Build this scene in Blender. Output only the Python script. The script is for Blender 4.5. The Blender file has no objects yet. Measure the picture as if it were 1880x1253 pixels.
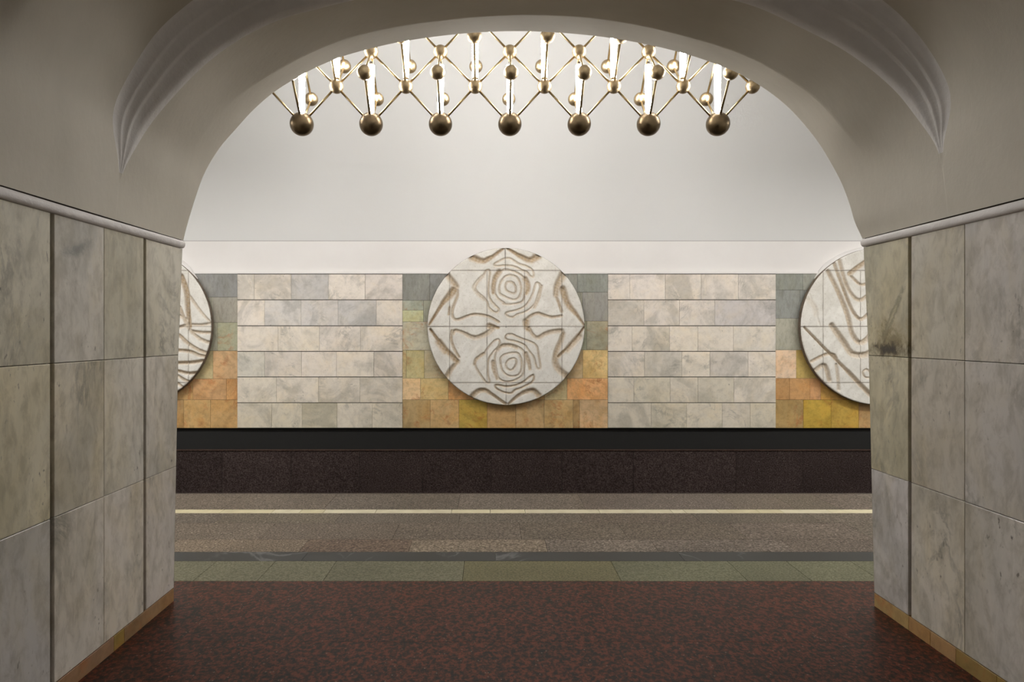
import bpy, math, random
import numpy as np
from mathutils import Vector

random.seed(7)
rng = np.random.default_rng(11)
PI = math.pi
sc = bpy.context.scene
COL = sc.collection

# ------------------------------------------------------------------ camera, world, lights, exposure
EYE = 1.5                       # camera height above the floor
FPX = 24.0 / 36.0 * 1880        # focal length in pixels
VX, VY = 900.0, 613.0           # where the passage's axis meets the picture
cam_d = bpy.data.cameras.new('camera')
cam_d.lens = 24.0
cam_d.sensor_width = 36.0
cam_d.shift_x = (940.0 - VX) / 1880.0
cam_d.shift_y = -(626.5 - VY) / 1880.0
cam = bpy.data.objects.new('camera', cam_d)
cam.location = (0, 0, EYE)
cam.rotation_euler = (PI / 2, 0, 0)
COL.objects.link(cam)
sc.camera = cam

world = bpy.data.worlds.new('world')
sc.world = world
world.use_nodes = True
world.node_tree.nodes['Background'].inputs[0].default_value = (1.0, 0.93, 0.84, 1)
world.node_tree.nodes['Background'].inputs[1].default_value = 0.03

sc.view_settings.view_transform = 'Standard'
sc.view_settings.look = 'None'
sc.view_settings.gamma = 1.0
sc.view_settings.use_curve_mapping = False
sc.view_settings.exposure = 0.93

TUBE_STRENGTH = 48.0


def area_light(name, loc, rot, sx, sy, power, color):
    d = bpy.data.lights.new(name, 'AREA')
    d.shape = 'RECTANGLE'
    d.size, d.size_y = sx, sy
    d.energy = power
    d.color = color
    o = bpy.data.objects.new(name, d)
    o.location = loc
    o.rotation_euler = rot
    COL.objects.link(o)
    return o


# unseen panel standing in for the central hall's lamps, set low for frontal light
area_light('hall_fill', (0.17, -5.0, 2.5), (math.radians(90), 0, 0), 3.6, 1.0, 11, (1.0, 0.93, 0.84))
# unseen fill panels added for neighbouring chandeliers, to light the lower track wall
area_light('platform_fill', (-5.9, 6.5, 3.9), (0, 0, 0), 3.6, 0.5, 105, (1.0, 0.97, 0.93))
area_light('platform_fill', (6.6, 6.5, 3.9), (0, 0, 0), 3.6, 0.5, 105, (1.0, 0.97, 0.93))

# ------------------------------------------------------------------ measured place
F_Y, F_Z, F_A, F_B = 6.95, 1.0, 3.13, 3.66      # the platform tunnel's near half: an ellipse
CROWN = 6.1                                      # height of the platform vault's crown
D = 9.8                                           # plane of the wall behind the track
XL, XR = -1.775, 2.115                            # the two sides of the passage
XMIN, XMAX = -8.6, 9.6
ZC = 1.99


def skew(x):
    return -0.07 * (x - XL) / (XR - XL)


def yface(z, x=None):
    s = max(0.0, 1 - (max(z - F_Z, 0) / F_B) ** 2)
    y = max(F_Y - F_A * math.sqrt(s), 3.827 + 0.042 * z)
    if x is not None:
        y += skew(min(max(x, XL), XR))
    return y


def wx(px, y=D):
    return (px - VX) / FPX * y


def wz(py, y=D):
    return EYE + (VY - py) / FPX * y


# ------------------------------------------------------------------ mesh helpers
class MB:
    def __init__(self):
        self.v, self.f, self.t = [], [], []

    def add(self, verts, faces, tint=(1, 1, 1, 0)):
        n = len(self.v)
        self.v += [tuple(p) for p in verts]
        for f in faces:
            self.f.append(tuple(n + i for i in f))
            self.t.append(tint)

    def box(self, x0, x1, y0, y1, z0, z1, tint=(1, 1, 1, 0)):
        v = [(x0, y0, z0), (x1, y0, z0), (x1, y1, z0), (x0, y1, z0),
             (x0, y0, z1), (x1, y0, z1), (x1, y1, z1), (x0, y1, z1)]
        self.add(v, [(0, 3, 2, 1), (4, 5, 6, 7), (0, 1, 5, 4), (1, 2, 6, 5), (2, 3, 7, 6), (3, 0, 4, 7)], tint)

    def slab(self, P, quad, h=0.012, ch=0.002, tint=(1, 1, 1, 0), flip=False):
        """A stone slab with chamfered arrises; quad = four (u,v) corners, P(u,v,h) -> xyz."""
        cu = sum(q[0] for q in quad) / 4
        cv = sum(q[1] for q in quad) / 4
        ins = []
        for u, v in quad:
            ins.append((u + (ch if u < cu else -ch), v + (ch if v < cv else -ch)))
        vs = [P(u, v, 0) for u, v in quad] + [P(u, v, h - ch) for u, v in quad] + [P(u, v, h) for u, v in ins]
        fs = [(8, 9, 10, 11)]
        for k in range(4):
            j = (k + 1) % 4
            fs.append((k, j, 4 + j, 4 + k))
            fs.append((4 + k, 4 + j, 8 + j, 8 + k))
        if flip:
            fs = [tuple(reversed(f)) for f in fs]
        self.add(vs, fs, tint)

    def sheet(self, rows, tint=(1, 1, 1, 0), flip=False):
        n, m = len(rows), len(rows[0])
        vs = [p for r in rows for p in r]
        fs = []
        for i in range(n - 1):
            for j in range(m - 1):
                q = (i * m + j, i * m + j + 1, (i + 1) * m + j + 1, (i + 1) * m + j)
                fs.append(tuple(reversed(q)) if flip else q)
        self.add(vs, fs, tint)

    def build(self, name, mat, parent=None, smooth=False, tints=True):
        me = bpy.data.meshes.new(name)
        me.from_pydata(self.v, [], self.f)
        if tints:
            a = me.color_attributes.new('tint', 'FLOAT_COLOR', 'CORNER')
            buf = []
            for f, t in zip(self.f, self.t):
                buf += list(t) * len(f)
            a.data.foreach_set('color', buf)
        if smooth:
            me.polygons.foreach_set('use_smooth', [True] * len(me.polygons))
        me.materials.append(mat)
        me.update()
        o = bpy.data.objects.new(name, me)
        COL.objects.link(o)
        if parent is not None:
            o.parent = parent
        return o


def tag(o, label=None, cat=None, group=None, kind=None):
    if label: o['label'] = label
    if cat: o['category'] = cat
    if group: o['group'] = group
    if kind: o['kind'] = kind
    return o


def empty(name, loc=(0, 0, 0)):
    o = bpy.data.objects.new(name, None)
    o.location = loc
    o.empty_display_size = 0.2
    COL.objects.link(o)
    return o


# ------------------------------------------------------------------ materials
def new_mat(name):
    m = bpy.data.materials.new(name)
    m.use_nodes = True
    nt = m.node_tree
    bsdf = nt.nodes['Principled BSDF']
    return m, nt, bsdf


def N(nt, t, **kw):
    n = nt.nodes.new(t)
    for k, v in kw.items():
        setattr(n, k, v)
    return n


def mixc(nt, a, b, fac, mode='MIX'):
    m = N(nt, 'ShaderNodeMix', data_type='RGBA', blend_type=mode)
    m.clamp_factor = True
    for sock, val in ((m.inputs['Factor'], fac), (m.inputs[6], a), (m.inputs[7], b)):
        if isinstance(val, bpy.types.NodeSocket):
            nt.links.new(val, sock)
        elif isinstance(val, (int, float)):
            sock.default_value = val
        else:
            sock.default_value = (*val[:3], 1)
    return m.outputs[2]


def ramp(nt, sock, stops):
    r = N(nt, 'ShaderNodeValToRGB')
    el = r.color_ramp.elements
    while len(el) < len(stops):
        el.new(0.5)
    for e, (p, c) in zip(el, stops):
        e.position = p
        e.color = (*c, 1) if len(c) == 3 else c
    nt.links.new(sock, r.inputs[0])
    return r.outputs[0]


def noise(nt, vec, scale, detail=4, rough=0.55, dist=0.0):
    n = N(nt, 'ShaderNodeTexNoise')
    n.inputs['Scale'].default_value = scale
    n.inputs['Detail'].default_value = detail
    n.inputs['Roughness'].default_value = rough
    n.inputs['Distortion'].default_value = dist
    if vec is not None:
        nt.links.new(vec, n.inputs['Vector'])
    return n.outputs['Fac']


def coords(nt, stretch=(1, 1, 1), seeded=False):
    tc = N(nt, 'ShaderNodeTexCoord')
    mp = N(nt, 'ShaderNodeMapping')
    mp.inputs['Scale'].default_value = stretch
    nt.links.new(tc.outputs['Object'], mp.inputs['Vector'])
    if not seeded:
        return mp.outputs[0], None
    at = N(nt, 'ShaderNodeAttribute', attribute_name='tint')
    mul = N(nt, 'ShaderNodeMath', operation='MULTIPLY')
    nt.links.new(at.outputs['Alpha'], mul.inputs[0])
    mul.inputs[1].default_value = 53.0
    add = N(nt, 'ShaderNodeVectorMath', operation='ADD')
    nt.links.new(mp.outputs[0], add.inputs[0])
    nt.links.new(mul.outputs[0], add.inputs[1])
    return add.outputs[0], at


def bump(nt, bsdf, h, strength=0.1, dist=0.01):
    b = N(nt, 'ShaderNodeBump')
    b.inputs['Strength'].default_value = strength
    b.inputs['Distance'].default_value = dist
    nt.links.new(h, b.inputs['Height'])
    nt.links.new(b.outputs[0], bsdf.inputs['Normal'])


def mat_plaster(name, base, dark, rough=0.75, scale=1.2, bstr=0.25, brush=(1, 1, 1)):
    m, nt, b = new_mat(name)
    v, _ = coords(nt, brush)
    n1 = noise(nt, v, scale, 6, 0.6)
    c = ramp(nt, n1, [(0.3, dark), (0.65, base)])
    nt.links.new(c, b.inputs['Base Color'])
    b.inputs['Roughness'].default_value = rough
    n2 = noise(nt, v, 22, 5, 0.6)
    bump(nt, b, n2, bstr, 0.01)
    return m


def mat_marble(name, vein_dark=(0.30, 0.29, 0.25), vein_amt=0.55, rough=0.35, stretch=(1, 1, 1),
               warm=(0.80, 0.72, 0.52), warm_amt=0.35, spot=0.5, mott=0.75, cloud=0.5, stains=()):
    m, nt, b = new_mat(name)
    v, at = coords(nt, stretch, True)
    base = at.outputs['Color']
    # broad clouds of warmer stone
    c1 = ramp(nt, noise(nt, v, 2.6, 5, 0.6, 0.8), [(0.45, (0, 0, 0)), (0.72, (1, 1, 1))])
    w = N(nt, 'ShaderNodeMath', operation='MULTIPLY'); w.inputs[1].default_value = warm_amt
    nt.links.new(c1, w.inputs[0])
    col = mixc(nt, base, mixc(nt, base, warm, 1.0, 'MULTIPLY'), w.outputs[0])
    # broken grey veins: narrow bands of a distorted noise
    vn = noise(nt, v, 2.1, 8, 0.62, 2.2)
    vein = ramp(nt, vn, [(0.455, (0, 0, 0)), (0.495, (1, 1, 1)), (0.505, (1, 1, 1)), (0.56, (0, 0, 0))])
    brk = ramp(nt, noise(nt, v, 3.3, 4, 0.6), [(0.5, (0, 0, 0)), (0.68, (1, 1, 1))])
    vm = N(nt, 'ShaderNodeMath', operation='MULTIPLY')
    nt.links.new(vein, vm.inputs[0]); nt.links.new(brk, vm.inputs[1])
    vs = N(nt, 'ShaderNodeMath', operation='MULTIPLY'); vs.inputs[1].default_value = vein_amt
    nt.links.new(vm.outputs[0], vs.inputs[0])
    col = mixc(nt, col, vein_dark, vs.outputs[0])
    # mottling
    mot = ramp(nt, noise(nt, v, 16, 7, 0.68, 0.4), [(0.36, (0.72, 0.71, 0.68)), (0.55, (1, 1, 1)), (0.75, (1.0, 1.0, 1.0))])
    col = mixc(nt, col, mot, mott, 'MULTIPLY')
    cl = ramp(nt, noise(nt, v, 1.6, 6, 0.62, 1.1), [(0.40, (0.70, 0.71, 0.70)), (0.52, (0.98, 0.98, 0.98)), (0.68, (1.06, 1.05, 1.02))])
    col = mixc(nt, col, cl, cloud, 'MULTIPLY')
    # small dark inclusions, gathered in places
    sp = ramp(nt, noise(nt, v, 46, 3, 0.5), [(0.27, (1, 1, 1)), (0.36, (0, 0, 0))])
    gather = ramp(nt, noise(nt, v, 4.2, 3, 0.6), [(0.5, (0, 0, 0)), (0.62, (1, 1, 1))])
    sm = N(nt, 'ShaderNodeMath', operation='MULTIPLY'); nt.links.new(sp, sm.inputs[0]); nt.links.new(gather, sm.inputs[1])
    s2 = N(nt, 'ShaderNodeMath', operation='MULTIPLY'); nt.links.new(sm.outputs[0], s2.inputs[0]); s2.inputs[1].default_value = spot
    col = mixc(nt, col, (0.16, 0.145, 0.12), s2.outputs[0])
    # mineral stains and cracks with a place of their own: (centre, half sizes, tilt, colours)
    for ctr, half, tilt, c_in, c_out, amt in stains:
        tc = N(nt, 'ShaderNodeTexCoord')
        mp = N(nt, 'ShaderNodeMapping', vector_type='TEXTURE')
        mp.inputs['Location'].default_value = ctr
        mp.inputs['Rotation'].default_value = (tilt, 0, 0)
        mp.inputs['Scale'].default_value = half
        nt.links.new(tc.outputs['Object'], mp.inputs['Vector'])
        ln = N(nt, 'ShaderNodeVectorMath', operation='LENGTH')
        nt.links.new(mp.outputs[0], ln.inputs[0])
        nz = noise(nt, tc.outputs['Object'], 17, 7, 0.72, 0.6)
        a1 = N(nt, 'ShaderNodeMath', operation='MULTIPLY_ADD'); a1.inputs[1].default_value = 2.6; a1.inputs[2].default_value = -1.3
        nt.links.new(nz, a1.inputs[0])
        a2 = N(nt, 'ShaderNodeMath', operation='ADD')
        nt.links.new(ln.outputs['Value'], a2.inputs[0]); nt.links.new(a1.outputs[0], a2.inputs[1])
        msk = ramp(nt, a2.outputs[0], [(0.35, (amt,) * 3), (1.0, (0, 0, 0))])
        tone = ramp(nt, a2.outputs[0], [(0.05, c_in), (0.6, c_out)])
        col = mixc(nt, col, tone, msk)
    nt.links.new(col, b.inputs['Base Color'])
    b.inputs['Roughness'].default_value = rough
    bump(nt, b, noise(nt, v, 30, 3, 0.5), 0.05, 0.004)
    return m


def mat_granite(name, dark, mid, light, fleck, rough=0.4, sc1=55, amt=0.5, seeded=True, stretch=(1, 1, 1), fleck_w=0.045, vsc=0.75):
    m, nt, b = new_mat(name)
    v, at = coords(nt, stretch, True)
    n1 = noise(nt, v, sc1, 4, 0.7, 0.3)
    c = ramp(nt, n1, [(0.41, dark), (0.5, mid), (0.59, light)])
    vo = N(nt, 'ShaderNodeTexVoronoi')
    vo.inputs['Scale'].default_value = sc1 * vsc
    nt.links.new(v, vo.inputs['Vector'])
    # only some crystals are pale
    sep = N(nt, 'ShaderNodeSeparateColor')
    nt.links.new(vo.outputs['Color'], sep.inputs[0])
    pick = N(nt, 'ShaderNodeMath', operation='LESS_THAN'); pick.inputs[1].default_value = fleck_w
    nt.links.new(sep.outputs[0], pick.inputs[0])
    near = N(nt, 'ShaderNodeMath', operation='LESS_THAN'); near.inputs[1].default_value = 0.34
    nt.links.new(vo.outputs['Distance'], near.inputs[0])
    f = N(nt, 'ShaderNodeMath', operation='MULTIPLY')
    nt.links.new(pick.outputs[0], f.inputs[0]); nt.links.new(near.outputs[0], f.inputs[1])
    f2 = N(nt, 'ShaderNodeMath', operation='MULTIPLY'); f2.inputs[1].default_value = amt
    nt.links.new(f.outputs[0], f2.inputs[0])
    c = mixc(nt, c, fleck, f2.outputs[0])
    c = mixc(nt, c, at.outputs['Color'], 1.0, 'MULTIPLY')
    big = ramp(nt, noise(nt, v, 1.7, 4, 0.6), [(0.3, (0.82, 0.82, 0.82)), (0.7, (1.08, 1.08, 1.08))])
    c = mixc(nt, c, big, 1.0, 'MULTIPLY')
    nt.links.new(c, b.inputs['Base Color'])
    b.inputs['Roughness'].default_value = rough
    b.inputs['Specular IOR Level'].default_value = 0.10
    return m


def mat_plain(name, color, rough=0.6, metallic=0.0, nscale=None, dark=None):
    m, nt, b = new_mat(name)
    if nscale:
        v, _ = coords(nt)
        nt.links.new(ramp(nt, noise(nt, v, nscale, 5, 0.6), [(0.35, dark or color), (0.65, color)]), b.inputs['Base Color'])
    else:
        b.inputs['Base Color'].default_value = (*color, 1)
    b.inputs['Roughness'].default_value = rough
    b.inputs['Metallic'].default_value = metallic
    return m


M_white = mat_plaster('tunnel_plaster', (0.70, 0.70, 0.69), (0.685, 0.685, 0.675), 0.8, 0.7, 0.08)
M_band = mat_plaster('band_plaster', (0.82, 0.80, 0.785), (0.78, 0.755, 0.74), 0.8, 0.9, 0.08)
M_pass = mat_plaster('passage_plaster', (0.64, 0.60, 0.515), (0.57, 0.535, 0.455), 0.75, 1.5, 0.12, (1, 1.6, 1))
M_cres = mat_plaster('crescent_plaster', (0.86, 0.84, 0.83), (0.74, 0.72, 0.70), 0.75, 3.0, 0.35)  # repainted tone, lightened to carry the light on the step's face
M_mould = mat_plaster('moulding_plaster', (0.80, 0.77, 0.76), (0.70, 0.67, 0.66), 0.6, 3.0, 0.6)
M_marble = mat_marble('pylon_marble', vein_amt=0.7, rough=0.28, stretch=(1, 1, 0.55), spot=0.9, mott=0.85, cloud=0.7, warm=(0.94, 0.87, 0.66), warm_amt=0.55, stains=(
                       ((2.1, 3.60, 1.47), (0.3, 0.20, 0.14), 0.0, (0.22, 0.17, 0.07), (0.42, 0.35, 0.19), 0.8),
                       ((2.1, 3.62, 1.415), (0.3, 0.22, 0.045), 0.0, (0.02, 0.018, 0.016), (0.12, 0.09, 0.05), 0.95),
                       ((2.1, 3.60, 1.58), (0.3, 0.025, 0.20), 0.62, (0.55, 0.50, 0.32), (0.17, 0.15, 0.09), 0.8),
                       ((-1.78, 2.93, 1.86), (0.3, 0.16, 0.035), 0.35, (0.16, 0.165, 0.16), (0.30, 0.30, 0.28), 0.6)))
M_white_marble = mat_marble('track_wall_marble', vein_amt=0.5, rough=0.4, spot=0.7, mott=0.4, cloud=0.85, warm=(1.0, 0.93, 0.78), warm_amt=0.5)
M_colour_marble = mat_marble('coloured_marble', vein_dark=(0.50, 0.17, 0.05), vein_amt=0.75, rough=0.38,
                             warm=(1.0, 0.80, 0.5), warm_amt=0.6, spot=0.3, cloud=0.7)
M_grey_marble = mat_marble('grey_marble', vein_dark=(0.42, 0.42, 0.38), vein_amt=0.4, rough=0.38, stretch=(1.6, 1, 0.7), warm=(1.0, 0.97, 0.80), warm_amt=0.6, spot=0.3)
M_groove = mat_plain('groove_dirt', (0.16, 0.11, 0.06), 0.8, 0, 9, (0.07, 0.05, 0.03))
M_joint = mat_plain('joint_dirt', (0.075, 0.055, 0.04), 0.9, 0, 8, (0.04, 0.03, 0.022))
M_red = mat_granite('red_granite', (0.012, 0.010, 0.008), (0.055, 0.018, 0.010), (0.140, 0.036, 0.018), (0.22, 0.15, 0.11), 0.34, 42, 0.7, stretch=(1.1, 0.85, 1), fleck_w=0.03, vsc=1.9)
M_grey = mat_granite('grey_granite', (0.070, 0.056, 0.043), (0.148, 0.122, 0.096), (0.245, 0.208, 0.168), (0.5, 0.45, 0.38), 0.5, 70, 0.6)
M_green = mat_granite('green_granite', (0.118, 0.110, 0.068), (0.170, 0.158, 0.102), (0.222, 0.205, 0.14), (0.26, 0.25, 0.19), 0.5, 80, 0.4)
M_plinth = mat_granite('brown_granite', (0.022, 0.015, 0.014), (0.042, 0.029, 0.027), (0.070, 0.053, 0.049), (0.13, 0.11, 0.10), 0.5, 60, 0.6)
M_black = mat_plain('black_recess', (0.008, 0.008, 0.0075), 0.8)
M_bed = mat_plain('track_bed', (0.03, 0.027, 0.024), 0.9, 0, 6, (0.015, 0.013, 0.012))
M_brass = mat_plain('aged_brass', (0.36, 0.28, 0.17), 0.42, 1.0, 14, (0.22, 0.16, 0.09))
M_bronze = mat_plain('dark_bronze', (0.17, 0.125, 0.075), 0.36, 1.0, 8, (0.12, 0.088, 0.05))
M_rod = mat_plain('rod_brass', (0.22, 0.165, 0.085), 0.42, 1.0)
M_cap = mat_plain('tube_fitting', (0.10, 0.085, 0.07), 0.4, 0.6)


def mat_black_marble():
    m, nt, b = new_mat('black_marble')
    v, at = coords(nt, (1, 1, 1), True)
    vn = noise(nt, v, 1.1, 5, 0.5, 1.2)
    vein = ramp(nt, vn, [(0.486, (0, 0, 0)), (0.5, (1, 1, 1)), (0.514, (0, 0, 0))])
    brk = ramp(nt, noise(nt, v, 1.6, 3, 0.5), [(0.52, (0, 0, 0)), (0.62, (1, 1, 1))])
    f = N(nt, 'ShaderNodeMath', operation='MULTIPLY')
    nt.links.new(vein, f.inputs[0]); nt.links.new(brk, f.inputs[1])
    f2 = N(nt, 'ShaderNodeMath', operation='MULTIPLY'); f2.inputs[1].default_value = 0.35
    nt.links.new(f.outputs[0], f2.inputs[0])
    c = mixc(nt, (0.028, 0.030, 0.030), (0.3, 0.3, 0.3), f2.outputs[0])
    nt.links.new(c, b.inputs['Base Color'])
    b.inputs['Roughness'].default_value = 0.4
    b.inputs['Specular IOR Level'].default_value = 0.2
    return m


M_blackmarble = mat_black_marble()


def mat_yellow():
    m, nt, b = new_mat('yellow_stone')
    v, at = coords(nt, (1, 1, 1), True)
    c = mixc(nt, at.outputs['Color'], ramp(nt, noise(nt, v, 9, 4), [(0.3, (0.8, 0.78, 0.74)), (0.7, (1, 1, 1))]), 1.0, 'MULTIPLY')
    nt.links.new(c, b.inputs['Base Color'])
    b.inputs['Roughness'].default_value = 0.5
    return m


M_yellow = mat_yellow()


def mat_emit():
    m, nt, b = new_mat('lit_tube')
    b.inputs['Base Color'].default_value = (0.9, 0.9, 0.9, 1)
    b.inputs['Emission Color'].default_value = (1.0, 0.965, 0.93, 1)
    b.inputs['Emission Strength'].default_value = TUBE_STRENGTH
    return m


M_tube = mat_emit()


def mat_relief():
    """Pale carved stone; the cuts are rough and stained brown, the joints dark."""
    m, nt, b = new_mat('carved_stone')
    v, at = coords(nt, (1, 1, 1), True)
    base = ramp(nt, noise(nt, v, 5, 7, 0.65, 0.5), [(0.3, (0.66, 0.635, 0.58)), (0.6, (0.80, 0.78, 0.73))])
    pit = ramp(nt, noise(nt, v, 38, 4, 0.6), [(0.3, (0.72, 0.68, 0.62)), (0.45, (1, 1, 1))])
    base = mixc(nt, base, pit, 0.6, 'MULTIPLY')
    sep = N(nt, 'ShaderNodeSeparateColor')
    nt.links.new(at.outputs['Color'], sep.inputs[0])
    br = ramp(nt, noise(nt, v, 26, 5, 0.7), [(0.3, (0.30, 0.20, 0.10)), (0.7, (0.56, 0.42, 0.25))])
    c = mixc(nt, base, br, sep.outputs[0])
    c = mixc(nt, c, (0.07, 0.055, 0.04), sep.outputs[1])
    nt.links.new(c, b.inputs['Base Color'])
    b.inputs['Roughness'].default_value = 0.7
    bump(nt, b, noise(nt, v, 45, 5, 0.6), 0.25, 0.006)
    return m


M_relief = mat_relief()
M_rim = mat_plain('stained_stone_rim', (0.20, 0.155, 0.115), 0.8, 0, 12, (0.10, 0.075, 0.055))


def rnd(): return random.random()


def jit(c, a=0.04):
    k = 1 + random.uniform(-a, a)
    return (c[0] * k, c[1] * k, c[2] * k * (1 + random.uniform(-a, a) * 0.4), rnd())


# ================================================================== FLOOR
floor = empty('floor')
tag(floor, 'stone floor of red granite edged with green, black and grey bands', 'floor', kind='structure')


def PF(u, v, h):            # floor slabs: u = x, v = y
    return (u, v, -0.02 + h)


bed = MB(); bed.box(XMIN, XMAX, 3.9, 6.385, -0.12, -0.02)
bed.box(XMIN, XMAX, -4.5, 3.9, -0.12, -0.02)
bed.build('joint_bed', M_joint, floor)


def strip(name, mat, y0, y1, seams_px, y_meas, tints, gap=0.0025, label=None, filler=0.9):
    xs = sorted(wx(p, y_meas) for p in seams_px)
    a = xs[0]
    while a > XMIN + filler * 1.4:
        a -= filler * random.uniform(0.8, 1.2); xs.insert(0, a)
    a = xs[-1]
    while a < XMAX - filler * 1.4:
        a += filler * random.uniform(0.8, 1.2); xs.append(a)
    xs = [XMIN] + xs + [XMAX]
    mb = MB()
    for i in range(len(xs) - 1):
        t = tints(i, 0.5 * (xs[i] + xs[i + 1]))
        mb.slab(PF, [(xs[i] + gap / 2, y0 + gap / 2), (xs[i + 1] - gap / 2, y0 + gap / 2),
                     (xs[i + 1] - gap / 2, y1 - gap / 2), (xs[i] + gap / 2, y1 - gap / 2)], 0.02, 0.0008, t)
    return tag(mb.build(name, mat, floor), label)


Y = [4.135, 4.50, 4.69, 4.97, 5.40, 5.70, 5.82, 6.39]
# the red granite, in large slabs with hardly visible joints
mb = MB()
xs = [XMIN, -6.1, -4.2, -2.4, -0.55, 1.28, 3.1, 5.0, 7.2, XMAX]
yy = [-4.5, -3.2, -2.0, -0.9, 0.2, 1.3, 2.35, 3.32, Y[0]]
for j in range(len(yy) - 1):
    for i in range(len(xs) - 1):
        k = random.uniform(0.94, 1.06)
        mb.slab(PF, [(xs[i] + .0002, yy[j] + .0005), (xs[i + 1] - .0002, yy[j] + .0005), (xs[i + 1] - .0002, yy[j + 1] - .0005),
                     (xs[i] + .0002, yy[j + 1] - .0005)], 0.02, 0.0002, (k, k, k, rnd()))
tag(mb.build('red_granite_paving', M_red, floor), 'dark red speckled granite paving')


def tg(i, x):
    if x < -0.15: k = (0.96, 1.0, 1.0)
    elif x < 0.8: k = (1.0, 0.99, 0.83)
    else: k = (0.92, 0.99, 0.95)
    q = random.uniform(0.94, 1.05)
    return (k[0] * q, k[1] * q, k[2] * q, rnd())


strip('green_granite_band', M_green, Y[0], Y[1], [356, 473, 594, 849, 1140, 1372, 1489, 1616], 4.15, tg, label='grey green granite band')
strip('black_marble_band', M_blackmarble, Y[1], Y[2], [560, 910, 1250], 4.6, lambda i, x: (1, 1, 1, rnd()), 0.0015, 'black marble band', 1.6)


def tgr(bright=1.0, special=()):
    def f(i, x):
        q = random.uniform(0.9, 1.08) * bright
        t = (q, q * random.uniform(0.96, 1.01), q * random.uniform(0.93, 1.02), rnd())
        for a, b_, k in special:
            if a < x < b_: t = (k[0], k[1], k[2], rnd())
        return t
    return f


gp = []
for (y0, y1, pts, ym, fn) in (
        (Y[2], Y[3], [328, 568, 758, 1000, 1193, 1433], 4.97, tgr(1.06, ((-2.3, -1.32, (1.22, 1.15, 1.05)), (-1.32, -0.57, (0.95, 0.82, 0.76)), (-0.57, 0.39, (1.32, 1.27, 1.18))))),
        (Y[3], Y[4], [507, 734, 953, 1134, 1337, 1549], 5.4, tgr(0.98)),
        (Y[4], Y[5], [419, 628, 845, 1063, 1268, 1480], 5.7, tgr(0.93)),
        (Y[6], Y[7], [449, 620, 845, 1060, 1316, 1413, 1487, 1566], 6.39, tgr(1.0))):
    xs = sorted(wx(p, ym) for p in pts)
    gp.append((y0, y1, xs, fn))
mb = MB()
for y0, y1, xs, fn in gp:
    a = xs[0]
    while a > XMIN + 1.3:
        a -= random.uniform(0.8, 1.1); xs.insert(0, a)
    a = xs[-1]
    while a < XMAX - 1.3:
        a += random.uniform(0.8, 1.1); xs.append(a)
    xs = [XMIN] + xs + [XMAX]
    g = 0.0011
    for i in range(len(xs) - 1):
        mb.slab(PF, [(xs[i] + g, y0 + g), (xs[i + 1] - g, y0 + g), (xs[i + 1] - g, y1 - g), (xs[i] + g, y1 - g)],
                0.02, 0.0008, fn(i, 0.5 * (xs[i] + xs[i + 1])))
tag(mb.build('grey_granite_paving', M_grey, floor), 'grey brown speckled granite paving')

strip('warning_line', M_yellow, Y[5], Y[6], [407, 501, 552, 595, 690, 829, 900, 964, 1100, 1233, 1257, 1318, 1392, 1435, 1523], 5.76,
      lambda i, x: random.choice([(0.62, 0.56, 0.36, rnd()), (0.66, 0.61, 0.44, rnd()), (0.68, 0.62, 0.42, rnd())]), 0.004, 'pale yellow stone safety line', 0.7)
mb = MB(); mb.box(XMIN, XMAX, 6.385, 6.42, -1.3, -0.0)
mb.build('platform_edge_face', M_joint, floor)
mb = MB(); mb.box(XMIN, XMAX, 6.42, 10.2, -1.4, -1.3)
tag(mb.build('track_bed', M_bed, floor), 'dark track bed below the platform')

# ================================================================== WALL BEHIND THE TRACK
wall = empty('wall_back', (0, 0, 0))
tag(wall, 'marble-clad wall across the track, white panels between bands of grey and orange', 'wall', kind='structure')


def PW(u, v, h):            # slabs on the track wall: u = x, v = z, h towards the camera
    return (u, D + 0.012 - h, v)


Z0, Z1 = wz(786.5), wz(503.5)
ROWS = [wz(p) for p in (503.5, 551, 598.7, 645.6, 692.7, 740, 786.5)]
PERIOD = 685.0


def add_tile(mb, x0, x1, zb, zt, tint, gx=0.004, gz=0.009, h=0.012, ch=0.0015):
    mb.slab(PW, [(x0 + gx / 2, zb + gz / 2), (x1 - gx / 2, zb + gz / 2), (x1 - gx / 2, zt - gz / 2), (x0 + gx / 2, zt - gz / 2)], h, ch, tint)


WHITE = (0.85, 0.79, 0.705)
left_seams = [[467, 535, 603, 670.5], [486, 553, 621, 691], [511, 586.5, 662], [486, 554, 618, 686.6], [508, 585, 661], [499, 555, 619, 683.6]]
right_seams = [[1156, 1221, 1287, 1355], [1182, 1247, 1312], [1160, 1229, 1281, 1346], [1183, 1251.6, 1303, 1373], [1163.7, 1230, 1281, 1347], [1195.5, 1260, 1325.6, 1377]]
greyish = {(0, 0, 2): (0.46, 0.46, 0.44), (0, 1, 1): (0.58, 0.57, 0.54), (0, 1, 2): (0.60, 0.59, 0.57), (0, 1, 3): (0.52, 0.52, 0.51),
           (0, 3, 0): (0.57, 0.56, 0.51), (1, 1, 3): (0.46, 0.455, 0.46), (1, 3, 3): (0.50, 0.48, 0.44), (1, 2, 4): (0.60, 0.58, 0.52),
           (0, 5, 2): (0.60, 0.56, 0.46), (1, 4, 1): (0.60, 0.57, 0.47), (1, 4, 3): (0.56, 0.53, 0.44), (1, 3, 1): (0.58, 0.56, 0.50)}
greyish = {k: tuple((q * 1.17) * (0.5 if k[0] == 1 or k[1] == 5 else 0.75) + w * (0.5 if k[0] == 1 or k[1] == 5 else 0.25) for q, w in zip(v, WHITE)) for k, v in greyish.items()}


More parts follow.
